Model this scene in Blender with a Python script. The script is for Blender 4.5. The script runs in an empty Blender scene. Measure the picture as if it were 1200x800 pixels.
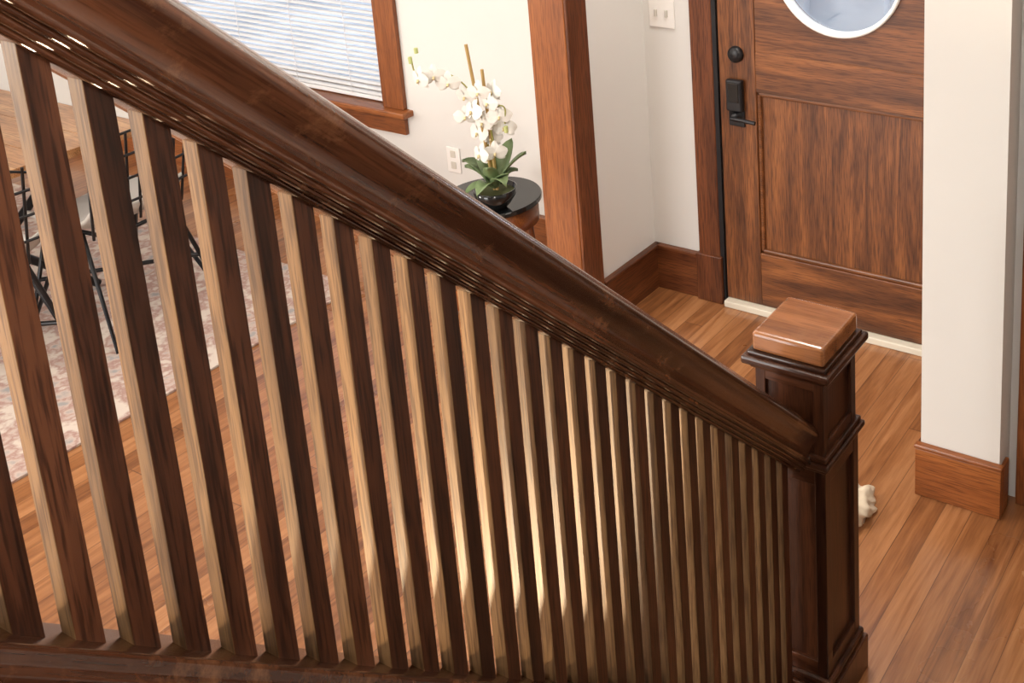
import bpy, bmesh, math, random
from mathutils import Vector, Matrix
random.seed(4)
S=bpy.context.scene
H=2.4
# ------------------------------------------------------------------ helpers
def link(o,parent=None):
    S.collection.objects.link(o)
    if parent: o.parent=parent
    return o
def empty(name,parent=None):
    o=bpy.data.objects.new(name,None); o.empty_display_size=.1
    return link(o,parent)
def mesh_obj(name,verts,faces,mat=None,parent=None,bevel=0,smooth=False,center=True,segs=2):
    me=bpy.data.meshes.new(name)
    vs=[Vector(v) for v in verts]
    c=Vector((0,0,0))
    if center:
        lo=Vector([min(v[i] for v in vs) for i in range(3)]); hi=Vector([max(v[i] for v in vs) for i in range(3)])
        c=(lo+hi)/2
    me.from_pydata([v-c for v in vs],[],faces)
    bm=bmesh.new(); bm.from_mesh(me); bmesh.ops.recalc_face_normals(bm,faces=bm.faces); bm.to_mesh(me); bm.free()
    if smooth:
        for p in me.polygons: p.use_smooth=True
    o=bpy.data.objects.new(name,me); o.location=c
    if mat: me.materials.append(mat)
    link(o,parent)
    if bevel:
        b=o.modifiers.new('bevel','BEVEL'); b.width=bevel; b.segments=segs; b.limit_method='ANGLE'
    return o
def box(name,x0,x1,y0,y1,z0,z1,mat,parent=None,bevel=0):
    v=[(x,y,z) for x in(x0,x1) for y in(y0,y1) for z in(z0,z1)]
    f=[(0,1,3,2),(4,6,7,5),(0,4,5,1),(2,3,7,6),(0,2,6,4),(1,5,7,3)]
    return mesh_obj(name,v,f,mat,parent,bevel)
def boxes(name,lst,mat,parent=None,bevel=0):
    V=[];F=[]
    for (x0,x1,y0,y1,z0,z1) in lst:
        b=len(V)
        V+=[(x,y,z) for x in(x0,x1) for y in(y0,y1) for z in(z0,z1)]
        F+=[tuple(i+b for i in q) for q in [(0,1,3,2),(4,6,7,5),(0,4,5,1),(2,3,7,6),(0,2,6,4),(1,5,7,3)]]
    return mesh_obj(name,V,F,mat,parent,bevel)
def lathe(name,prof,loc,mat,parent=None,n=40,smooth=True,axis='Z'):
    V=[];F=[]
    m=len(prof)
    for i in range(n):
        a=2*math.pi*i/n
        for r,z in prof:
            if axis=='Z': V.append((r*math.cos(a)+loc[0],r*math.sin(a)+loc[1],z+loc[2]))
            else: V.append((r*math.cos(a)+loc[0],z+loc[1],r*math.sin(a)+loc[2]))
    for i in range(n):
        j=(i+1)%n
        for k in range(m-1):
            F.append((i*m+k,j*m+k,j*m+k+1,i*m+k+1))
    o=mesh_obj(name,V,F,mat,parent,smooth=smooth)
    bm=bmesh.new(); bm.from_mesh(o.data); bmesh.ops.remove_doubles(bm,verts=bm.verts,dist=1e-5); bmesh.ops.recalc_face_normals(bm,faces=bm.faces); bm.to_mesh(o.data); bm.free()
    return o
def tube(name,paths,r,mat,parent=None,res=4,smooth=False):
    cu=bpy.data.curves.new(name,'CURVE'); cu.dimensions='3D'; cu.bevel_depth=r; cu.bevel_resolution=res; cu.use_fill_caps=True
    for pts in paths:
        if smooth:
            sp=cu.splines.new('BEZIER'); sp.bezier_points.add(len(pts)-1)
            for b,p in zip(sp.bezier_points,pts):
                b.co=p; b.handle_left_type=b.handle_right_type='AUTO'
        else:
            sp=cu.splines.new('POLY'); sp.points.add(len(pts)-1)
            for b,p in zip(sp.points,pts): b.co=(*p,1)
    cu.materials.append(mat)
    o=bpy.data.objects.new(name,cu); link(o,parent)
    return o
# ------------------------------------------------------------------ materials
def newmat(name):
    m=bpy.data.materials.new(name); m.use_nodes=True
    nt=m.node_tree; return m,nt,nt.nodes,nt.links,nt.nodes['Principled BSDF']
def plain(name,col,rough=.5,metal=0,noise=0.0,spec=.5,trans=0):
    m,nt,N,L,B=newmat(name)
    B.inputs['Roughness'].default_value=rough; B.inputs['Metallic'].default_value=metal
    B.inputs['Specular IOR Level'].default_value=spec
    if trans: B.inputs['Transmission Weight'].default_value=trans
    tc=N.new('ShaderNodeTexCoord'); nz=N.new('ShaderNodeTexNoise'); nz.inputs['Scale'].default_value=6; nz.inputs['Detail'].default_value=5
    L.new(tc.outputs['Object'],nz.inputs['Vector'])
    r=N.new('ShaderNodeValToRGB'); k=noise
    r.color_ramp.elements[0].color=(*[c*(1-k) for c in col],1); r.color_ramp.elements[1].color=(*[min(1,c*(1+k)) for c in col],1)
    L.new(nz.outputs['Fac'],r.inputs['Fac']); L.new(r.outputs['Color'],B.inputs['Base Color'])
    return m
def wood(name,c1,c2,c3,axis='Z',rough=.35,across=14,along=1.0,bump=.12,coat=.15,tilt=0,pore=.75,wear=0,spec=.4,dist=.6):
    m,nt,N,L,B=newmat(name)
    tc=N.new('ShaderNodeTexCoord'); oi=N.new('ShaderNodeObjectInfo')
    rot=N.new('ShaderNodeMapping'); rot.inputs['Rotation'].default_value=(tilt,0,0); L.new(tc.outputs['Object'],rot.inputs['Vector'])
    mul=N.new('ShaderNodeMath'); mul.operation='MULTIPLY'; mul.inputs[1].default_value=37.0
    L.new(oi.outputs['Random'],mul.inputs[0])
    add=N.new('ShaderNodeVectorMath'); add.operation='ADD'
    L.new(rot.outputs[0],add.inputs[0]); L.new(mul.outputs[0],add.inputs[1])
    mp=N.new('ShaderNodeMapping'); sc=[across]*3; sc['XYZ'.index(axis)]=along
    mp.inputs['Scale'].default_value=sc; L.new(add.outputs[0],mp.inputs['Vector'])
    n1=N.new('ShaderNodeTexNoise'); n1.inputs['Scale'].default_value=1; n1.inputs['Detail'].default_value=4; n1.inputs['Roughness'].default_value=.45; n1.inputs['Distortion'].default_value=dist
    L.new(mp.outputs[0],n1.inputs['Vector'])
    mp2=N.new('ShaderNodeMapping'); sc=[260]*3; sc['XYZ'.index(axis)]=13
    mp2.inputs['Scale'].default_value=sc; L.new(add.outputs[0],mp2.inputs['Vector'])
    n2=N.new('ShaderNodeTexNoise'); n2.inputs['Scale'].default_value=1; n2.inputs['Detail'].default_value=2
    L.new(mp2.outputs[0],n2.inputs['Vector'])
    r=N.new('ShaderNodeValToRGB'); e=r.color_ramp.elements
    e[0].position=.32; e[0].color=(*c1,1); e[1].position=.68; e[1].color=(*c3,1)
    q=e.new(.5); q.color=(*c2,1)
    L.new(n1.outputs['Fac'],r.inputs['Fac'])
    r2=N.new('ShaderNodeValToRGB'); r2.color_ramp.elements[0].position=.36; r2.color_ramp.elements[0].color=(.34,.28,.25,1); r2.color_ramp.elements[1].position=.54; r2.color_ramp.elements[1].color=(1,1,1,1)
    L.new(n2.outputs['Fac'],r2.inputs['Fac'])
    mx=N.new('ShaderNodeMixRGB'); mx.blend_type='MULTIPLY'; mx.inputs['Fac'].default_value=pore
    L.new(r.outputs['Color'],mx.inputs[1]); L.new(r2.outputs['Color'],mx.inputs[2])
    out=mx.outputs[0]
    if wear:
        n3=N.new('ShaderNodeTexNoise'); n3.inputs['Scale'].default_value=9; n3.inputs['Detail'].default_value=9; n3.inputs['Roughness'].default_value=.75; L.new(rot.outputs[0],n3.inputs['Vector'])
        r3=N.new('ShaderNodeValToRGB'); r3.color_ramp.elements[0].position=.54; r3.color_ramp.elements[0].color=(0,0,0,1); r3.color_ramp.elements[1].position=.68; r3.color_ramp.elements[1].color=(wear,wear,wear,1)
        L.new(n3.outputs['Fac'],r3.inputs['Fac'])
        m3=N.new('ShaderNodeMixRGB'); L.new(r3.outputs['Color'],m3.inputs['Fac']); L.new(out,m3.inputs[1]); m3.inputs[2].default_value=(.28,.125,.055,1); out=m3.outputs[0]
    L.new(out,B.inputs['Base Color'])
    bp=N.new('ShaderNodeBump'); bp.inputs['Strength'].default_value=bump; bp.inputs['Distance'].default_value=.002
    L.new(n2.outputs['Fac'],bp.inputs['Height']); L.new(bp.outputs[0],B.inputs['Normal'])
    B.inputs['Roughness'].default_value=rough; B.inputs['Specular IOR Level'].default_value=spec
    B.inputs['Coat Weight'].default_value=coat; B.inputs['Coat Roughness'].default_value=.2
    return m
SL=.975; TILT=math.atan(SL)
dk=((.026,.0078,.0032),(.060,.0185,.0075),(.125,.043,.018))
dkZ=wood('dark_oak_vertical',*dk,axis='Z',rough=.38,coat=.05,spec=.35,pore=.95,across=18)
nw=((.022,.0065,.0028),(.048,.015,.006),(.09,.030,.012))
nwZ=wood('newel_oak_vertical',*nw,axis='Z',rough=.34,coat=.15,pore=.8)
litSideZ=wood('dark_oak_lit_side',(.075,.038,.016),(.13,.070,.029),(.20,.110,.047),axis='Z',rough=.45,coat=.0,spec=.3)  # lighter copy of the baluster oak, light on the sides painted in
dkY=wood('dark_oak_rail',(.030,.0098,.0044),(.072,.024,.0105),(.155,.055,.024),axis='Y',rough=.22,coat=.6,tilt=TILT,pore=.5,bump=.05,wear=.5,across=20)
dkX=wood('dark_oak_x',*nw,axis='X',rough=.32)
capm=wood('newel_cap_wood',(.12,.040,.014),(.25,.094,.034),(.38,.16,.065),axis='X',rough=.20,across=10,coat=.7,pore=.4,wear=.5)
tr=((.19,.056,.015),(.26,.082,.022),(.34,.115,.032))
trZ=wood('trim_oak_vertical',*tr,axis='Z',rough=.35,pore=.55)
trX=wood('trim_oak_x',*tr,axis='X',rough=.35,pore=.6)
trY=wood('trim_oak_y',*tr,axis='Y',rough=.35,pore=.6)
dr=((.085,.028,.009),(.165,.057,.018),(.255,.094,.030))
drZ=wood('door_oak_vertical',*dr,axis='Z',rough=.34,pore=.8,dist=1.6,across=16,along=1.5)
drX=wood('door_oak_x',*dr,axis='X',rough=.34,pore=.7,dist=1.2,across=16,along=1.3)
bs=((.09,.026,.009),(.14,.043,.014),(.20,.067,.022))
bsX=wood('baseboard_oak_x',*bs,axis='X')
bsY=wood('baseboard_oak_y',*bs,axis='Y')
wallm=plain('wall_plaster',(.69,.68,.655),.7,noise=.015,spec=.2)
ceilm=plain('ceiling_paint',(.85,.84,.82),.8,noise=.01)
white=plain('white_plastic',(.82,.80,.77),.4,noise=.01)
black=plain('black_metal',(.012,.012,.014),.35,metal=.3,noise=.1)
blackgl=plain('black_glass',(.01,.012,.013),.06,noise=.1)
seatm=plain('seat_grey_fabric',(.50,.48,.45),.7,noise=.06)
def floor_mat():
    m,nt,N,L,B=newmat('oak_plank_floor')
    tc=N.new('ShaderNodeTexCoord'); sp=N.new('ShaderNodeSeparateXYZ'); L.new(tc.outputs['Object'],sp.inputs[0])
    def M(op,a,b=None):
        n=N.new('ShaderNodeMath'); n.operation=op
        for i,v in enumerate((a,b)):
            if v is None: continue
            if isinstance(v,(int,float)): n.inputs[i].default_value=v
            else: L.new(v,n.inputs[i])
        return n.outputs[0]
    u=M('DIVIDE',sp.outputs['X'],.082); fu=M('FLOOR',u); fr=M('FRACT',u)
    w1=N.new('ShaderNodeTexWhiteNoise'); w1.noise_dimensions='1D'; L.new(fu,w1.inputs['W'])
    v=M('ADD',M('DIVIDE',sp.outputs['Y'],2.3),M('MULTIPLY',w1.outputs['Value'],9)); fv=M('FLOOR',v); fv2=M('FRACT',v)
    cb=N.new('ShaderNodeCombineXYZ'); L.new(fu,cb.inputs[0]); L.new(fv,cb.inputs[1])
    w2=N.new('ShaderNodeTexWhiteNoise'); w2.noise_dimensions='2D'; L.new(cb.outputs[0],w2.inputs['Vector'])
    cb2=N.new('ShaderNodeCombineXYZ'); L.new(M('MULTIPLY',sp.outputs['X'],24),cb2.inputs[0]); L.new(M('MULTIPLY',sp.outputs['Y'],1.8),cb2.inputs[1]); L.new(M('MULTIPLY',w2.outputs['Value'],40),cb2.inputs[2])
    nz=N.new('ShaderNodeTexNoise'); nz.inputs['Scale'].default_value=1; nz.inputs['Detail'].default_value=7; nz.inputs['Distortion'].default_value=1.4; L.new(cb2.outputs[0],nz.inputs['Vector'])
    cb3=N.new('ShaderNodeCombineXYZ'); L.new(M('MULTIPLY',sp.outputs['X'],190),cb3.inputs[0]); L.new(M('MULTIPLY',sp.outputs['Y'],12),cb3.inputs[1])
    nf=N.new('ShaderNodeTexNoise'); nf.inputs['Scale'].default_value=1; nf.inputs['Detail'].default_value=3; L.new(cb3.outputs[0],nf.inputs['Vector'])
    f=M('ADD',M('ADD',M('MULTIPLY',nz.outputs['Fac'],.62),M('MULTIPLY',w2.outputs['Value'],.22)),M('MULTIPLY',nf.outputs['Fac'],.22))
    r=N.new('ShaderNodeValToRGB'); e=r.color_ramp.elements
    e[0].position=.32; e[0].color=(.13,.044,.014,1); e[1].position=.70; e[1].color=(.40,.185,.076,1)
    q=e.new(.5); q.color=(.265,.105,.036,1)
    L.new(f,r.inputs['Fac'])
    g=M('MAXIMUM',M('LESS_THAN',fr,.03),M('LESS_THAN',fv2,.0015))
    mx=N.new('ShaderNodeMixRGB'); L.new(M('MULTIPLY',g,.6),mx.inputs['Fac']); L.new(r.outputs['Color'],mx.inputs[1]); mx.inputs[2].default_value=(.04,.012,.005,1)
    L.new(mx.outputs[0],B.inputs['Base Color'])
    nr=N.new('ShaderNodeTexNoise'); nr.inputs['Scale'].default_value=3; nr.inputs['Detail'].default_value=5; L.new(tc.outputs['Object'],nr.inputs['Vector'])
    L.new(M('ADD',M('MULTIPLY',nr.outputs['Fac'],.25),.18),B.inputs['Roughness'])
    B.inputs['Coat Weight'].default_value=.4; B.inputs['Coat Roughness'].default_value=.18
    return m
floorm=floor_mat()
def rug_mat(name,cols,sc=7):
    m,nt,N,L,B=newmat(name)
    tc=N.new('ShaderNodeTexCoord')
    vo=N.new('ShaderNodeTexVoronoi'); vo.inputs['Scale'].default_value=sc; vo.feature='F1'; L.new(tc.outputs['Object'],vo.inputs['Vector'])
    nz=N.new('ShaderNodeTexNoise'); nz.inputs['Scale'].default_value=sc*3; nz.inputs['Detail'].default_value=8; L.new(tc.outputs['Object'],nz.inputs['Vector'])
    mx=N.new('ShaderNodeMixRGB'); mx.inputs['Fac'].default_value=.55; L.new(vo.outputs['Distance'],mx.inputs[1]); L.new(nz.outputs['Fac'],mx.inputs[2])
    r=N.new('ShaderNodeValToRGB'); e=r.color_ramp.elements; e[0].position=.3; e[0].color=(*cols[0],1); e[1].position=.62; e[1].color=(*cols[3],1)
    a=e.new(.41); a.color=(*cols[1],1); a=e.new(.5); a.color=(*cols[2],1)
    L.new(mx.outputs[0],r.inputs['Fac']); L.new(r.outputs['Color'],B.inputs['Base Color']); B.inputs['Roughness'].default_value=.95
    return m
rugm=rug_mat('faded_persian_rug',((.30,.29,.29),(.48,.38,.33),(.34,.21,.18),(.55,.48,.42)),11)
# ------------------------------------------------------------------ room shell
XL,XR,YB,YF,ZC=-7.6,0.45,-3.0,3.68,3.3
box('floor',XL-.1,XR+.1,YB-.1,YF+.12,-.1,0,floorm)
box('ceiling',XL-.1,XR+.1,YB-.1,YF+.12,ZC,ZC+.1,ceilm)
wx0,wx1,wz0,wz1=-5.78,-4.126,.585,2.15
dx0,dx1,dzt=-2.262,-1.222,2.12
boxes('wall_front',[(XL,wx0,YF,YF+.12,0,ZC),(wx0,wx1,YF,YF+.12,0,wz0),(wx0,wx1,YF,YF+.12,wz1,ZC),
  (wx1,dx0,YF,YF+.12,0,ZC),(dx0,dx1,YF,YF+.12,dzt,ZC),(dx1,XR,YF,YF+.12,0,ZC)],wallm)
box('wall_left',XL-.1,XL,YB,YF,0,ZC,wallm)
boxes('wall_back',[(XL,-5.0,YB-.1,YB,0,ZC),(-5.0,-2.8,YB-.1,YB,0,.2),(-5.0,-2.8,YB-.1,YB,2.6,ZC),(-2.8,XR,YB-.1,YB,0,ZC)],wallm)
box('wall_right',XR,XR+.1,YB,YF,0,ZC,wallm)
# partition with cased opening (hall / dining)
px0,px1,py=-2.77,-2.604,3.175
boxes('wall_partition',[(px0+.02,px1-.015,py+.02,YF,0,ZC),(px0+.02,px1-.015,YB,-2.5,0,ZC),(px0+.02,px1-.015,-2.5,py+.02,2.45,ZC)],wallm)
t=empty('trim_1')
box('jamb',px0+.005,px1-.005,py,py+.022,0,2.45,trZ,t,.003)
box('casing_hall',px1-.016,px1+.006,py+.004,py+.12,0,2.45,wood('casing_dark',(.08,.024,.009),(.14,.043,.015),(.20,.066,.024),axis='Z'),t,.003)
box('casing_dining',px0-.006,px0+.02,py+.004,py+.12,0,2.45,trZ,t,.003)
box('head_casing',px1-.016,px1+.006,-2.5,py+.12,2.45,2.58,trY,t,.003)
# vestibule right wall / stub
sx0,sx1,sy=-1.125,-.875,2.925
box('wall_stub',sx0,sx1,sy,YF,0,ZC,wallm)
box('wall_closet',sx1,XR,sy+.10,YF,0,ZC,wallm)
b=empty('baseboard_right')
box('board_front',sx0-.012,sx1+.012,sy-.022,sy,0,.165,trX,b,.003)
box('cap_front',sx0-.015,sx1+.015,sy-.026,sy,.165,.178,trX,b,.004)
box('board_end',sx1,sx1+.012,sy,sy+.06,0,.165,trY,b,.003)
box('board_in',sx0-.014,sx0,sy,YF-.02,0,.17,bsY,b,.003)
t=empty('trim_closet')
box('closet_casing',-.845,-.72,sy+.07,sy+.10,0,2.1,trZ,t,.004)
box('closet_casing_r',.1,.22,sy+.07,sy+.10,0,2.1,trZ,t,.004)
box('closet_head',-.845,.22,sy+.07,sy+.10,2.1,2.22,trX,t,.004)
cd=empty('door_closet')
box('slab',-.72,.1,sy+.085,sy+.0999,0.01,2.1,drZ,cd)
boxes('stiles',[(-.72,-.6,sy+.075,sy+.09,0.01,2.1),(-.02,.1,sy+.075,sy+.09,0.01,2.1),(-.6,-.02,sy+.075,sy+.09,0.01,.25),(-.6,-.02,sy+.075,sy+.09,.9,1.05),(-.6,-.02,sy+.075,sy+.09,1.98,2.1)],drZ,cd,.003)
# baseboards hall + dining
b=empty('baseboard_left')
box('board',px1-.015,px1+.008,py+.12,YF,0,.185,bsY,b,.002)
box('cap',px1-.015,px1+.016,py+.12,YF,.185,.20,bsY,b,.004)
b=empty('baseboard_front')
box('board_hall',px1,-2.40,YF-.022,YF,0,.185,bsX,b,.002)
box('cap_hall',px1,-2.40,YF-.028,YF,.185,.20,bsX,b,.004)
box('board_dining',XL,px0,YF-.022,YF,0,.185,trX,b,.002)
box('cap_dining',XL,px0,YF-.028,YF,.185,.20,trX,b,.004)
box('board_leftwall',XL,XL+.02,YB,YF-.03,0,.19,trY,b,.003)
# ------------------------------------------------------------------ front door
t=empty('trim_door')
cz=wood('door_casing_oak',(.075,.022,.008),(.12,.037,.013),(.18,.057,.021),axis='Z')
box('casing_left',-2.385,-2.285,YF-.024,YF,.19,dzt+.02,cz,t,.004)
box('plinth_left',-2.395,-2.275,YF-.034,YF,0,.21,cz,t,.004)
box('casing_right',dx1+.02,sx0,YF-.024,YF,0,dzt+.02,cz,t,.004)
box('head',-2.385,sx0,YF-.026,YF,dzt+.02,dzt+.15,cz,t,.004)
box('dark_gap_left',dx0-.023,dx0-.004,YF-.02,YF+.1,0,dzt,black,t)  # black strip, painted in as the dark gap along the door edge
box('jamb_right',dx1+.003,dx1+.02,YF-.01,YF+.1,0,dzt,cz,t)
box('threshold',dx0,dx1,YF-.045,YF+.1,0.0,.028,plain('threshold_paint',(.64,.60,.50),.5,noise=.05),t,.004)
D=empty('door_1')
yd=YF-.012
def ring_panel(name,x0,x1,z0,z1,cx,czz,r,y0,y1,mat,parent,n=64):
    V=[];F=[]
    def outer(a):
        c,s=math.cos(a),math.sin(a); ts=[]
        if c>1e-9: ts.append((x1-cx)/c)
        if c<-1e-9: ts.append((x0-cx)/c)
        if s>1e-9: ts.append((z1-czz)/s)
        if s<-1e-9: ts.append((z0-czz)/s)
        k=min(ts); return cx+k*c,czz+k*s
    ang=sorted([2*math.pi*i/n for i in range(n)]+[math.atan2(zz-czz,xx-cx)%(2*math.pi) for xx in(x0,x1) for zz in(z0,z1)])
    for a in ang:
        ox,oz=outer(a)
        V+=[(ox,y0,oz),(cx+r*math.cos(a),y0,czz+r*math.sin(a)),(ox,y1,oz),(cx+r*math.cos(a),y1,czz+r*math.sin(a))]
    m=len(ang)
    for i in range(m):
        j=(i+1)%m
        F+=[(4*i,4*j,4*j+1,4*i+1),(4*i+2,4*i+3,4*j+3,4*j+2),(4*i+1,4*j+1,4*j+3,4*i+3),(4*i,4*i+2,4*j+2,4*j)]
    return mesh_obj(name,V,F,mat,parent)
sl=-2.10; sr=dx1-.162
box('stile_left',dx0,sl,yd,yd+.045,.03,2.1,drZ,D,.002)
box('stile_right',sr,dx1,yd,yd+.045,.03,2.1,drZ,D,.002)
box('rail_bottom',sl,sr,yd,yd+.045,.03,.26,drX,D,.002)
box('rail_lock',sl,sr,yd,yd+.045,.94,1.10,drX,D,.002)
box('rail_top',sl,sr,yd,yd+.045,1.95,2.1,drX,D,.002)
box('panel_lower',sl-.01,sr+.01,yd+.016,yd+.035,.25,.95,drZ,D)
boxes('panel_moulding',[(sl,sl+.018,yd+.004,yd+.02,.26,.94),(sr-.018,sr,yd+.004,yd+.02,.26,.94),(sl,sr,yd+.004,yd+.02,.26,.278),(sl,sr,yd+.004,yd+.02,.922,.94)],drX,D,.006)
wc=(-1.745,1.462)
ring_panel('panel_upper',sl,sr,1.10,1.95,wc[0],wc[1],.245,yd+.004,yd+.04,drX,D)
lathe('window_rim',[(.260,.004),(.260,-.010),(.254,-.014),(.246,-.010),(.242,0.01),(.242,.03),(.260,.03)],(wc[0],yd,wc[1]),plain('rim_paint',(.85,.85,.82),.3,noise=.02),D,64,axis='Y')
glass=plain('window_glass',(.95,.97,1),.02,noise=0,trans=1.0)
lathe('door_glass',[(0,.018),(.244,.018),(.244,.024),(0,.024)],(wc[0],yd,wc[1]),glass,D,64,smooth=False,axis='Y')
lk=empty('door_lock',D)
lathe('deadbolt',[(0,-.022),(.026,-.022),(.032,-.014),(.033,0)],(-2.182,yd,1.085),black,lk,32,axis='Y')
box('keypad',-2.222,-2.150,yd-.028,yd,.855,.985,black,lk,.008)
box('keypad_glass',-2.210,-2.162,yd-.031,yd-.027,.895,.975,blackgl,lk,.003)
lathe('lever_rose',[(0,-.04),(.012,-.04),(.012,-.012),(.028,-.01),(.03,0)],(-2.186,yd,.835),black,lk,24,axis='Y')
tube('lever',[[(-2.186,yd-.045,.835),(-2.14,yd-.05,.836),(-2.08,yd-.05,.832)]],.008,black,lk)
box('backplate',-2.222,-2.150,yd-.008,yd,.79,.86,black,lk,.003)
# switch plates / outlet
sp=empty('light_switch_plate')
swg=plain('switch_toggle',(.55,.52,.47),.4)
box('plate',-2.585,-2.465,YF-.007,YF,1.15,1.27,white,sp,.003)
boxes('toggles',[(-2.556,-2.544,YF-.016,YF-.005,1.195,1.225),(-2.506,-2.494,YF-.016,YF-.005,1.195,1.225)],swg,sp,.002)
ot=empty('wall_outlet')
box('plate',-3.765,-3.685,YF-.007,YF,.315,.44,white,ot,.003)
boxes('sockets',[(-3.74,-3.71,YF-.010,YF-.006,.335,.370),(-3.74,-3.71,YF-.010,YF-.006,.390,.425)],plain('socket',(.6,.57,.5),.4),ot,.003)
# ------------------------------------------------------------------ dining window
W=empty('window_1')
box('casing_right',wx1,wx1+.135,YF-.024,YF,wz0,wz1+.02,trZ,W,.004)
box('casing_left',wx0-.135,wx0,YF-.024,YF,wz0,wz1+.02,trZ,W,.004)
box('casing_head',wx0-.15,wx1+.15,YF-.028,YF,wz1,wz1+.14,trX,W,.004)
box('stool',wx0-.17,wx1+.17,YF-.065,YF+.06,wz0-.03,wz0,trX,W,.006)
box('apron',wx0-.13,wx1+.13,YF-.022,YF,wz0-.125,wz0-.03,trX,W,.004)
boxes('jamb',[(wx0,wx0+.018,YF,YF+.11,wz0,wz1),(wx1-.018,wx1,YF,YF+.11,wz0,wz1),(wx0,wx1,YF,YF+.11,wz1-.02,wz1)],trZ,W)
mid=(wx0+wx1)/2
boxes('sash',[(wx0+.018,wx0+.06,YF+.07,YF+.1,wz0,wz1),(wx1-.06,wx1-.018,YF+.07,YF+.1,wz0,wz1),(wx0,wx1,YF+.07,YF+.1,wz0,wz0+.06),(wx0,wx1,YF+.07,YF+.1,1.34,1.38)],white,W)
box('pane',wx0+.02,wx1-.02,YF+.083,YF+.087,wz0+.03,wz1-.02,glass,W)
V=[];F=[]
z=wz0+.03
while z<wz1-.03:
    k=len(V); a=.008
    V+=[(wx0+.025,YF+.022,z),(wx1-.025,YF+.022,z),(wx1-.025,YF+.034,z+a*.8),(wx0+.025,YF+.034,z+a*.8),(wx1-.025,YF+.046,z+a),(wx0+.025,YF+.046,z+a)]
    F+=[(k,k+1,k+2,k+3),(k+3,k+2,k+4,k+5)]; z+=.027
blindm=plain('blind_slat',(.80,.81,.83),.5,noise=.01)
bl=empty('window_blind')
mesh_obj('slats',V,F,blindm,bl)
box('bottom_rail',wx0+.025,wx1-.025,YF+.022,YF+.046,wz0+.004,wz0+.024,blindm,bl,.003)
tube('cords',[[(x,YF+.02,wz0+.02),(x,YF+.02,wz1-.02)] for x in (wx0+.25,mid-.2,mid+.2,wx1-.25)],.0012,blindm,bl)
# back window (behind camera, source of daylight)
W=empty('window_2')
boxes('frame',[(-5.15,-5.0,YB,YB+.03,.1,2.7),(-2.8,-2.776,YB,YB+.03,.1,2.7),(-5.15,-2.8,YB,YB+.03,2.6,2.73),(-5.15,-2.8,YB,YB+.05,.12,.2),(-3.92,-3.88,YB-.08,YB,.2,2.6)],trZ,W,.003)
# ------------------------------------------------------------------ outside
def outside_mat():
    m,nt,N,L,B=newmat('frosty_lawn')
    tc=N.new('ShaderNodeTexCoord'); nz=N.new('ShaderNodeTexNoise'); nz.inputs['Scale'].default_value=1.1; nz.inputs['Detail'].default_value=6; nz.inputs['Roughness'].default_value=.6
    L.new(tc.outputs['Object'],nz.inputs['Vector'])
    r=N.new('ShaderNodeValToRGB'); e=r.color_ramp.elements; e[0].position=.40; e[0].color=(.34,.38,.43,1); e[1].position=.62; e[1].color=(.66,.71,.77,1)
    L.new(nz.outputs['Fac'],r.inputs['Fac']); L.new(r.outputs['Color'],B.inputs['Base Color']); B.inputs['Roughness'].default_value=.9
    return m
box('ground_outside',-16,10,YF+.12,24,-1.1,-1.0,outside_mat())
boxes('porch',[(-4,1,YF+.13,YF+2.2,-.25,-.05),(-4,1,YF+2.1,YF+2.2,-.05,.8)]+[(-4+k*.5,-3.93+k*.5,YF+2.02,YF+2.1,-.05,.8) for k in range(10)],plain('porch_paint',(.62,.66,.70),.6,noise=.05))
# ------------------------------------------------------------------ stair railing
cx=-1.105
def zt(y): return H-(.1248*H+(y-.2387*H)*SL)      # baluster top line
def zb(y): return H-(.3575*H+(y-.196*H)*SL)       # baluster bottom line
R=empty('stair_railing')
y0r,y1r=-.32,2.035
def sheared(name,prof,y0,y1,zf,mat,parent,smooth=False,bevel=0,n=1):
    V=[];F=[];m=len(prof)
    for k in range(n+1):
        y=y0+(y1-y0)*k/n
        V+=[(cx+x,y,zf(y)+h) for x,h in prof]
    for k in range(n):
        for i in range(m):
            j=(i+1)%m
            F.append((k*m+i,k*m+j,(k+1)*m+j,(k+1)*m+i))
    F.append(tuple(range(m))); F.append(tuple(range(n*m,(n+1)*m)))
    return mesh_obj(name,V,F,mat,parent,bevel,smooth)
# four convex reeds stepping up and out, then a cove and a rounded top
ax,ah,ex,eh=.015,.001,.060,.038
dx_,dh_=(ex-ax)/4,(eh-ah)/4; ll=math.hypot(dx_,dh_); tx_,th_=dx_/ll,dh_/ll; nx_,nh_=th_,-tx_
half=[(.010,.001)]
for k in range(4):
    mx_,mh_=ax+dx_*(k+.5),ah+dh_*(k+.5); rr=ll*.46
    for a in (180,150,120,90,60,30,0):
        ca,sa=math.cos(math.radians(a)),math.sin(math.radians(a))
        half.append((mx_+rr*(ca*tx_+.85*sa*nx_),mh_+rr*(ca*th_+.85*sa*nh_)))
half+=[(.062,.043),(.058,.048),(.054,.055),(.053,.066),(.057,.080),(.064,.092),(.070,.100),(.075,.107),(.077,.115),(.076,.123),(.072,.131),(.065,.138),(.055,.144),(.043,.149),(.030,.153),(.015,.156)]
prof=half+[(0,.157)]+[(-x,h) for x,h in reversed(half)]
hr=sheared('handrail',prof,y0r,y1r+.002,zt,dkY,R,smooth=True)
hr.modifiers.new('es','EDGE_SPLIT').split_angle=math.radians(45)
half=[(.078,-.15),(.078,-.085),(.070,-.080),(.068,-.062),(.060,-.056),(.056,-.044),(.056,-.030),(.048,-.022),(.044,-.006),(.040,0),(.020,0)]
prof=half+[(-x,h) for x,h in reversed(half)]
sh=sheared('shoe_rail',prof,y0r,y1r,zb,dkY,R,bevel=.002)
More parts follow.
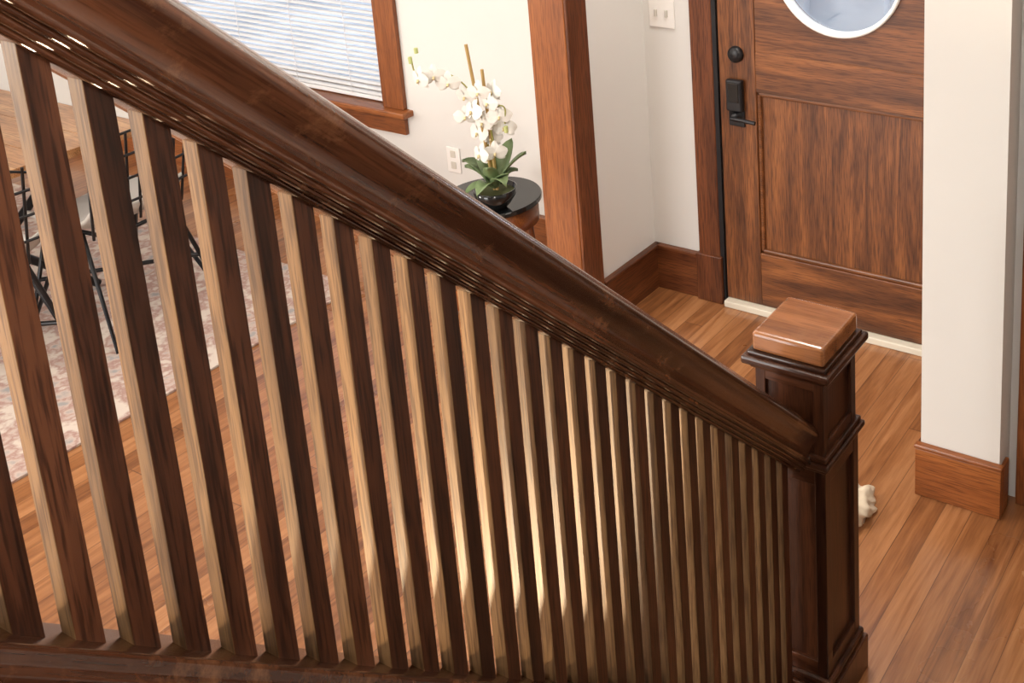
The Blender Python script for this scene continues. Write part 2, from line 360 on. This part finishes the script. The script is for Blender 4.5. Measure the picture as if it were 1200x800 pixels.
def stringer():
    ya,yb=y0r,y1r
    V=[];F=[]
    zc=lambda y: max(.01,zb(y)-.12)
    ym=(zb(0)-.13)/SL
    ym=min(ym,yb)
    for x in(cx-.055,cx+.055):
        V+=[(x,ya,0.0),(x,ym,0.0),(x,ym,zc(ym)),(x,ya,zc(ya))]
    F=[(0,1,2,3),(4,7,6,5),(0,4,5,1),(1,5,6,2),(2,6,7,3),(3,7,4,0)]
    mesh_obj('stringer_panel',V,F,dkY,R)
stringer()
bw=.027; bx_=.0125; sp_=.0524
y=.2387*H
while y-sp_>y0r+.03: y-=sp_
i=1
while y<y1r-.005:
    ya,yb=y-bw/2,y+bw/2; V=[]
    for x in(cx-bx_,cx+bx_):
        V+=[(x,ya,zb(ya)-.004),(x,yb,zb(yb)-.004),(x,yb,zt(yb)+.006),(x,ya,zt(ya)+.006)]
    F=[(0,1,2,3),(4,7,6,5),(0,4,5,1),(1,5,6,2),(2,6,7,3),(3,7,4,0)]
    o=mesh_obj('baluster_%d'%i,V,F,dkZ,R,.0010); o.data.materials.append(litSideZ)
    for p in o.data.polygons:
        if abs(p.normal.y)>.95: p.material_index=1  # both Y faces get the painted-light copy
    i+=1; y+=sp_
# newel post
NP=empty('newel_post'); ny=2.126
def sq(name,h,z0,z1,mat,bev=.003): return box(name,cx-h,cx+h,ny-h,ny+h,z0,z1,mat,NP,bev)
sq('base_block',.108,0,.10,nwZ,.004); sq('base_mould',.101,.10,.125,nwZ,.008)
sq('shaft_core',.080,.12,.70,nwZ)
hs=.091
boxes('shaft_stiles',[(cx+a*hs-(.028 if a>0 else 0),cx+a*hs+(0 if a>0 else .028),ny+c*hs-(.028 if c>0 else 0),ny+c*hs+(0 if c>0 else .028),.12,.70) for a in(-1,1) for c in(-1,1)],nwZ,NP,.002)
for nm,za,zb_ in(('rails_low',.12,.165),('rails_high',.655,.70)): sq(nm,hs-.001,za,zb_,dkX,.002)
sq('collar_low',.096,.695,.708,dkX,.004); sq('collar',.105,.706,.722,dkX,.006); sq('collar_top',.097,.722,.736,dkX,.004)
sq('neck_core',.078,.73,.93,nwZ)
hs=.087
boxes('neck_stiles',[(cx+a*hs-(.026 if a>0 else 0),cx+a*hs+(0 if a>0 else .026),ny+c*hs-(.026 if c>0 else 0),ny+c*hs+(0 if c>0 else .026),.73,.93) for a in(-1,1) for c in(-1,1)],nwZ,NP,.002)
for nm,za,zb_ in(('neck_rail_low',.735,.762),('neck_rail_high',.895,.93)): sq(nm,hs-.001,za,zb_,dkX,.002)
sq('cap_cove',.097,.922,.938,dkX,.006); sq('cap_mould',.112,.936,.956,dkX,.006); sq('cap_step',.100,.954,.966,dkX,.004)
o=sq('cap_block',.092,.964,1.012,capm,.009); o.modifiers['bevel'].segments=3
# stairs
st=[];rise=.185;run=rise/SL
k=0;yy=1.60
while yy-k*run>y0r and k<12:
    st.append((cx+.08,XR-.004,-.6,yy-k*run,k*rise,(k+1)*rise-.03)); k+=1
SC=empty('staircase')
boxes('risers',[(a,b,c,d,e,f) for a,b,c,d,e,f in st],plain('riser_paint',(.6,.55,.47),.5),SC)
boxes('treads',[(a,b,d-run-.01,d+.025,f,f+.03) for a,b,c,d,e,f in st],dkX,SC,.006)
# ------------------------------------------------------------------ rug, table, chairs
rg=box('area_rug',-6.9,-3.77,-.6,3.1,0.0,.010,rugm,None,.002)
T=empty('dining_table')
tabm=wood('table_top_wood',(.30,.14,.055),(.42,.21,.09),(.52,.30,.14),axis='X',rough=.3)
tx0,tx1,ty0,ty1=-6.3,-4.50,1.75,2.75
boxes('top',[(tx0,tx1,ty0+(ty1-ty0)*i/5+.001,ty0+(ty1-ty0)*(i+1)/5-.001,.72,.755) for i in range(5)],tabm,T,.002)
boxes('apron',[(tx0+.12,tx1-.12,ty0+.12,ty0+.15,.66,.72),(tx0+.12,tx1-.12,ty1-.15,ty1-.12,.66,.72)],black,T)
P=[]
for x in(tx0+.3,tx1-.3):
    P+=[[(x,ty0+.12,.7),(x,ty1-.15,.024)],[(x,ty1-.12,.7),(x,ty0+.15,.024)]]
tube('legs',P,.018,black,T)
def chair(x,y,rot):
    C=empty('dining_chair'); C.location=(x,y,.010); C.rotation_euler=(0,0,rot)
    V=[];F=[];n=14
    prof=[(-.22,.45),(-.1,.435),(.05,.43),(.16,.45),(.205,.52)]
    for px_,pz in prof:
        for j in range(n+1):
            s=-1+2*j/n; V.append((px_,s*.22,pz+.05*abs(s)**3))
    m=n+1
    for a in range(len(prof)-1):
        for j in range(n): F.append((a*m+j,a*m+j+1,(a+1)*m+j+1,(a+1)*m+j))
    o=mesh_obj('seat',V,F,seatm,C,smooth=True); md=o.modifiers.new('s','SOLIDIFY'); md.thickness=.025; o.modifiers.new('ss','SUBSURF').levels=1
    lp=[]
    for s in(-1,1):
        lp.append([(-.18,s*.14,.43),(-.24,s*.24,.0),(-.05,s*.16,.43)])
        lp.append([(.18,s*.14,.45),(.26,s*.25,.0),(.05,s*.16,.43)])
    lp.append([(-.18,-.14,.425),(-.18,.14,.425),(.18,.14,.425),(.18,-.14,.425),(-.18,-.14,.425)])
    lp.append([(-.21,-.19,.2),(.22,.20,.2)]); lp.append([(-.21,.19,.2),(.22,-.20,.2)])
    tube('legs',lp,.009,black,C)
    bp=[[(.17,-.20,.44),(.24,-.22,.80),(.25,-.12,.84),(.25,.12,.84),(.24,.22,.80),(.17,.20,.44)]]
    for j in range(-3,4): bp.append([(.18,j*.05,.45),(.25,j*.055,.84)])
    for zz in(.55,.65,.75): bp.append([(.20+(zz-.5)*.16,-.21,zz),(.215+(zz-.5)*.16,0,zz),(.20+(zz-.5)*.16,.21,zz)])
    tube('wire_back',bp,.0055,black,C)
chair(-4.48,2.52,.1); chair(-4.50,1.98,-.15)
# ------------------------------------------------------------------ side table + orchid
sx,sy_=-3.09,3.23
ST=empty('side_table')
lathe('top',[(0,.50),(.196,.50),(.200,.495),(.200,.482),(.194,.478),(0,.478)],(sx,sy_,0),blackgl,ST,56,smooth=False)
lathe('drum',[(0,.478),(.184,.478),(.184,.39),(.17,.385),(0,.385)],(sx,sy_,0),trX,ST,48)
tube('legs',[[(sx+.14*math.cos(a),sy_+.14*math.sin(a),.42),(sx+.17*math.cos(a),sy_+.17*math.sin(a),0.012)] for a in(.6,2.2,3.8,5.3)],.012,trZ,ST)
O=empty('potted_orchid'); bx,by,bz=sx+.10,sy_-.08,.50
lathe('bowl',[(0,.0),(.035,.0),(.055,.02),(.078,.055),(.085,.085),(.080,.086),(.072,.06),(.0,.055)],(bx,by,bz),blackgl,O,40)
lathe('moss',[(0,.078),(.05,.076),(.077,.068)],(bx,by,bz),plain('moss',(.08,.09,.03),.9,noise=.5),O,24)
leafm=plain('orchid_leaf',(.14,.20,.09),.4,noise=.35)
petm=plain('orchid_petal',(.72,.71,.66),.7,noise=.04,spec=.2)
stemm=plain('orchid_stem',(.30,.30,.08),.5,noise=.2)
stakem=plain('bamboo_stake',(.42,.28,.10),.6,noise=.2)
def Q(h,z,d=0): return Vector((bx+.884*h-.46*d,by+.467*h+.88*d,bz+z))
def leaf(ang,L_,w,up,droop):
    V=[];F=[];n=8
    c=Vector((math.cos(ang),math.sin(ang),0)); s=Vector((-math.sin(ang),math.cos(ang),0))
    for i in range(n+1):
        t_=i/n; wd=w*math.sin(math.pi*min(1,.12+t_*.88))**.7
        p=Vector((bx,by,bz+.08))+c*(L_*t_)+Vector((0,0,up*t_-droop*t_*t_))
        V+=[p-s*wd+Vector((0,0,.012)),p,p+s*wd+Vector((0,0,.012))]
    for i in range(n):
        for j in(0,1): F.append((3*i+j,3*i+j+1,3*i+j+4,3*i+j+3))
    return V,F
V=[];F=[]
for a in range(13):
    v,f=leaf(a*.49+random.uniform(-.2,.2),random.uniform(.08,.14),random.uniform(.026,.040),random.uniform(.12,.26),random.uniform(.06,.16))
    k=len(V); V+=v; F+=[tuple(i+k for i in q) for q in f]
o=mesh_obj('leaves',V,F,leafm,O,smooth=True); md=o.modifiers.new('s','SOLIDIFY'); md.thickness=.002
tube('stakes',[[Q(0,.07),Q(-.06,.67)],[Q(.01,.07),Q(-.008,.57)]],.0065,stakem,O)
st1=[Q(0,.07),Q(-.012,.25,.01),Q(-.04,.42,.01),Q(-.10,.53),Q(-.18,.565),Q(-.25,.55),Q(-.275,.62)]
st2=[Q(.01,.07),Q(.012,.25),Q(.02,.38,-.02),Q(.06,.43,-.02),Q(.07,.36,-.03)]
tube('stems',[st1,st2],.003,stemm,O,smooth=True)
V=[];F=[];centres=[]
def flower(c,nrm,r):
    nrm=nrm.normalized()
    up=Vector((0,0,1)); u=nrm.cross(up).normalized()
    v=nrm.cross(u)
    if v.z<0: v=-v
    centres.append(c+nrm*.006)
    for a,L_,w in ((90,1.0,.32),(215,.95,.30),(325,.95,.30),(8,1.05,.55),(172,1.05,.55)):
        a=math.radians(a); d=u*math.cos(a)+v*math.sin(a); s=nrm.cross(d)
        k=len(V); rows=6
        for q in range(rows+1):
            t_=q/rows; ww=r*w*math.sin(math.pi*(.06+.90*t_))**.8
            p=c+d*(r*L_*t_)-nrm*(.22*r*t_*t_)+nrm*(.004 if w>.4 else 0)
            V.extend([p-s*ww-nrm*.04*r,p,p+s*ww-nrm*.04*r])
        for q in range(rows):
            for j in(0,1): F.append((k+3*q+j,k+3*q+j+1,k+3*q+j+4,k+3*q+j+3))
fl=[(.015,.45),(-.02,.36),(-.055,.41),(.0,.29),(.05,.39),(.055,.33),(-.02,.49),(-.085,.46),(-.13,.53),(-.18,.56),(-.235,.55),(-.035,.24),(-.05,.31),(.02,.24),(.03,.49),(-.09,.38)]
for h,z_ in fl:
    flower(Q(h,z_,random.uniform(-.05,.01)),Vector((random.uniform(-.3,.9),-1,random.uniform(-.2,.5))),random.uniform(.044,.054))
o=mesh_obj('flowers',V,F,petm,O,smooth=False)
tube('flower_lips',[[c,c+Vector((.006,-.008,-.008))] for c in centres],.0045,plain('orchid_lip',(.62,.52,.28),.5),O)
tube('buds',[[Q(-.275,.60),Q(-.277,.625)],[Q(-.25,.64),Q(-.251,.66)],[Q(.072,.35,-.03),Q(.072,.325,-.03)]],.008,plain('bud',(.45,.5,.2),.5),O)
# crumpled cloth on the hall floor behind the newel
bm=bmesh.new(); bmesh.ops.create_icosphere(bm,subdivisions=4,radius=1)
for v in bm.verts:
    n=math.sin(7*v.co.x+3*v.co.z)*math.cos(6*v.co.y+2*v.co.x)*.22+math.sin(15*v.co.y+9*v.co.z)*.09
    v.co*= 1+n; v.co=Vector((v.co.x*.055,v.co.y*.085,max(-.028,v.co.z*.04)))
me=bpy.data.meshes.new('crumpled_cloth'); bm.to_mesh(me); bm.free()
for p in me.polygons: p.use_smooth=True
o=bpy.data.objects.new('crumpled_cloth',me); me.materials.append(plain('cloth',(.72,.62,.48),.9,noise=.15)); o.location=(-1.265,2.74,.0285); link(o)
# floor uplight (invented, below the frame, added to light baluster sides and reeds)
UL=empty('added_uplight'); ulx,uly=-1.68,.12
lathe('can',[(0,0),(.085,0),(.09,.01),(.09,.16),(.082,.16),(.082,.03),(0,.03)],(ulx,uly,0),black,UL,32)
lathe('bulb',[(0,.032),(.03,.05),(.045,.08),(.03,.115),(0,.125)],(ulx,uly,0),plain('bulb_glass',(.9,.85,.7),.3),UL,24)
l=bpy.data.lights.new('added_uplight_spot','SPOT'); l.energy=330; l.color=(1,.78,.50); l.spot_size=math.radians(92); l.spot_blend=.5; l.shadow_soft_size=.04
o=bpy.data.objects.new('added_uplight_spot',l); o.location=(ulx,uly,.17); o.rotation_euler=Vector((.45,.36,1.0)).to_track_quat('-Z','Y').to_euler(); link(o,UL)
# ------------------------------------------------------------------ lights
def area(name,loc,tgt,sx_,sy2,e,col):
    l=bpy.data.lights.new(name,'AREA'); l.shape='RECTANGLE'; l.size=sx_; l.size_y=sy2; l.energy=e; l.color=col
    o=bpy.data.objects.new(name,l); o.location=loc; o.rotation_euler=(Vector(tgt)-Vector(loc)).to_track_quat('-Z','Y').to_euler(); link(o)
area('daylight_back_window',(-3.9,YB+.08,1.5),(-3.4,2,1.0),2.1,2.0,140,(1,.96,.91))
area('fill_living_left',(XL+.15,-1.4,1.6),(-1.2,1.1,1.1),2.2,1.6,340,(1,.93,.83))  # added area light for the balusters; the left wall has no window
area('fill_hall_top',(-1.8,2.9,3.2),(-1.8,2.8,0),.6,.6,42,(1,.94,.87))  # added fill light over the hall, no fixture there
area('fill_living_top',(-3.6,1.2,3.2),(-3.6,1.2,0),1.6,1.6,32,(1,.93,.85))  # added overhead fill for the enclosed room, no fixture
area('fill_stair_top',(-.1,-.6,3.2),(-.5,1.2,0),.4,.4,46,(1,.94,.87))  # added light for the newel top and handrail, no fixture
l=bpy.data.lights.new('sun','SUN'); l.energy=4.6; l.angle=.09; l.color=(1,.80,.56)
o=bpy.data.objects.new('sun',l); o.rotation_euler=Vector((1,1.1,-.16)).to_track_quat('-Z','Y').to_euler(); o.location=(-6,-6,4); link(o)
w=bpy.data.worlds.new('world'); S.world=w; w.use_nodes=True
bg=w.node_tree.nodes['Background']; bg.inputs[0].default_value=(.80,.88,1,1); bg.inputs[1].default_value=1.5
# ------------------------------------------------------------------ camera
Pp=(920,0); A=(1660,-368); B=(-1700,-290)
f=math.sqrt(-((A[0]-Pp[0])*(B[0]-Pp[0])+(A[1]-Pp[1])*(B[1]-Pp[1])))
Yc=Vector((A[0]-Pp[0],A[1]-Pp[1],f)).normalized()
Xc=-Vector((B[0]-Pp[0],B[1]-Pp[1],f)).normalized()
Zd=Yc.cross(-Xc).normalized()
if Zd.y<0: Zd=-Zd
Zu=-Zd
right=Vector((Xc.x,Yc.x,Zu.x)); down=Vector((Xc.y,Yc.y,Zu.y)); fwd=Vector((Xc.z,Yc.z,Zu.z))
M=Matrix((( right.x,-down.x,-fwd.x),(right.y,-down.y,-fwd.y),(right.z,-down.z,-fwd.z))).to_4x4()
cam=bpy.data.cameras.new('camera'); co=bpy.data.objects.new('camera',cam); link(co)
M.translation=Vector((0,0,H)); co.matrix_world=M
cam.sensor_width=36; cam.lens=f*36/1200; cam.shift_x=(600-Pp[0])/1200; cam.shift_y=-(400-Pp[1])/1200; cam.clip_start=.02
S.camera=co
S.view_settings.view_transform='Standard'
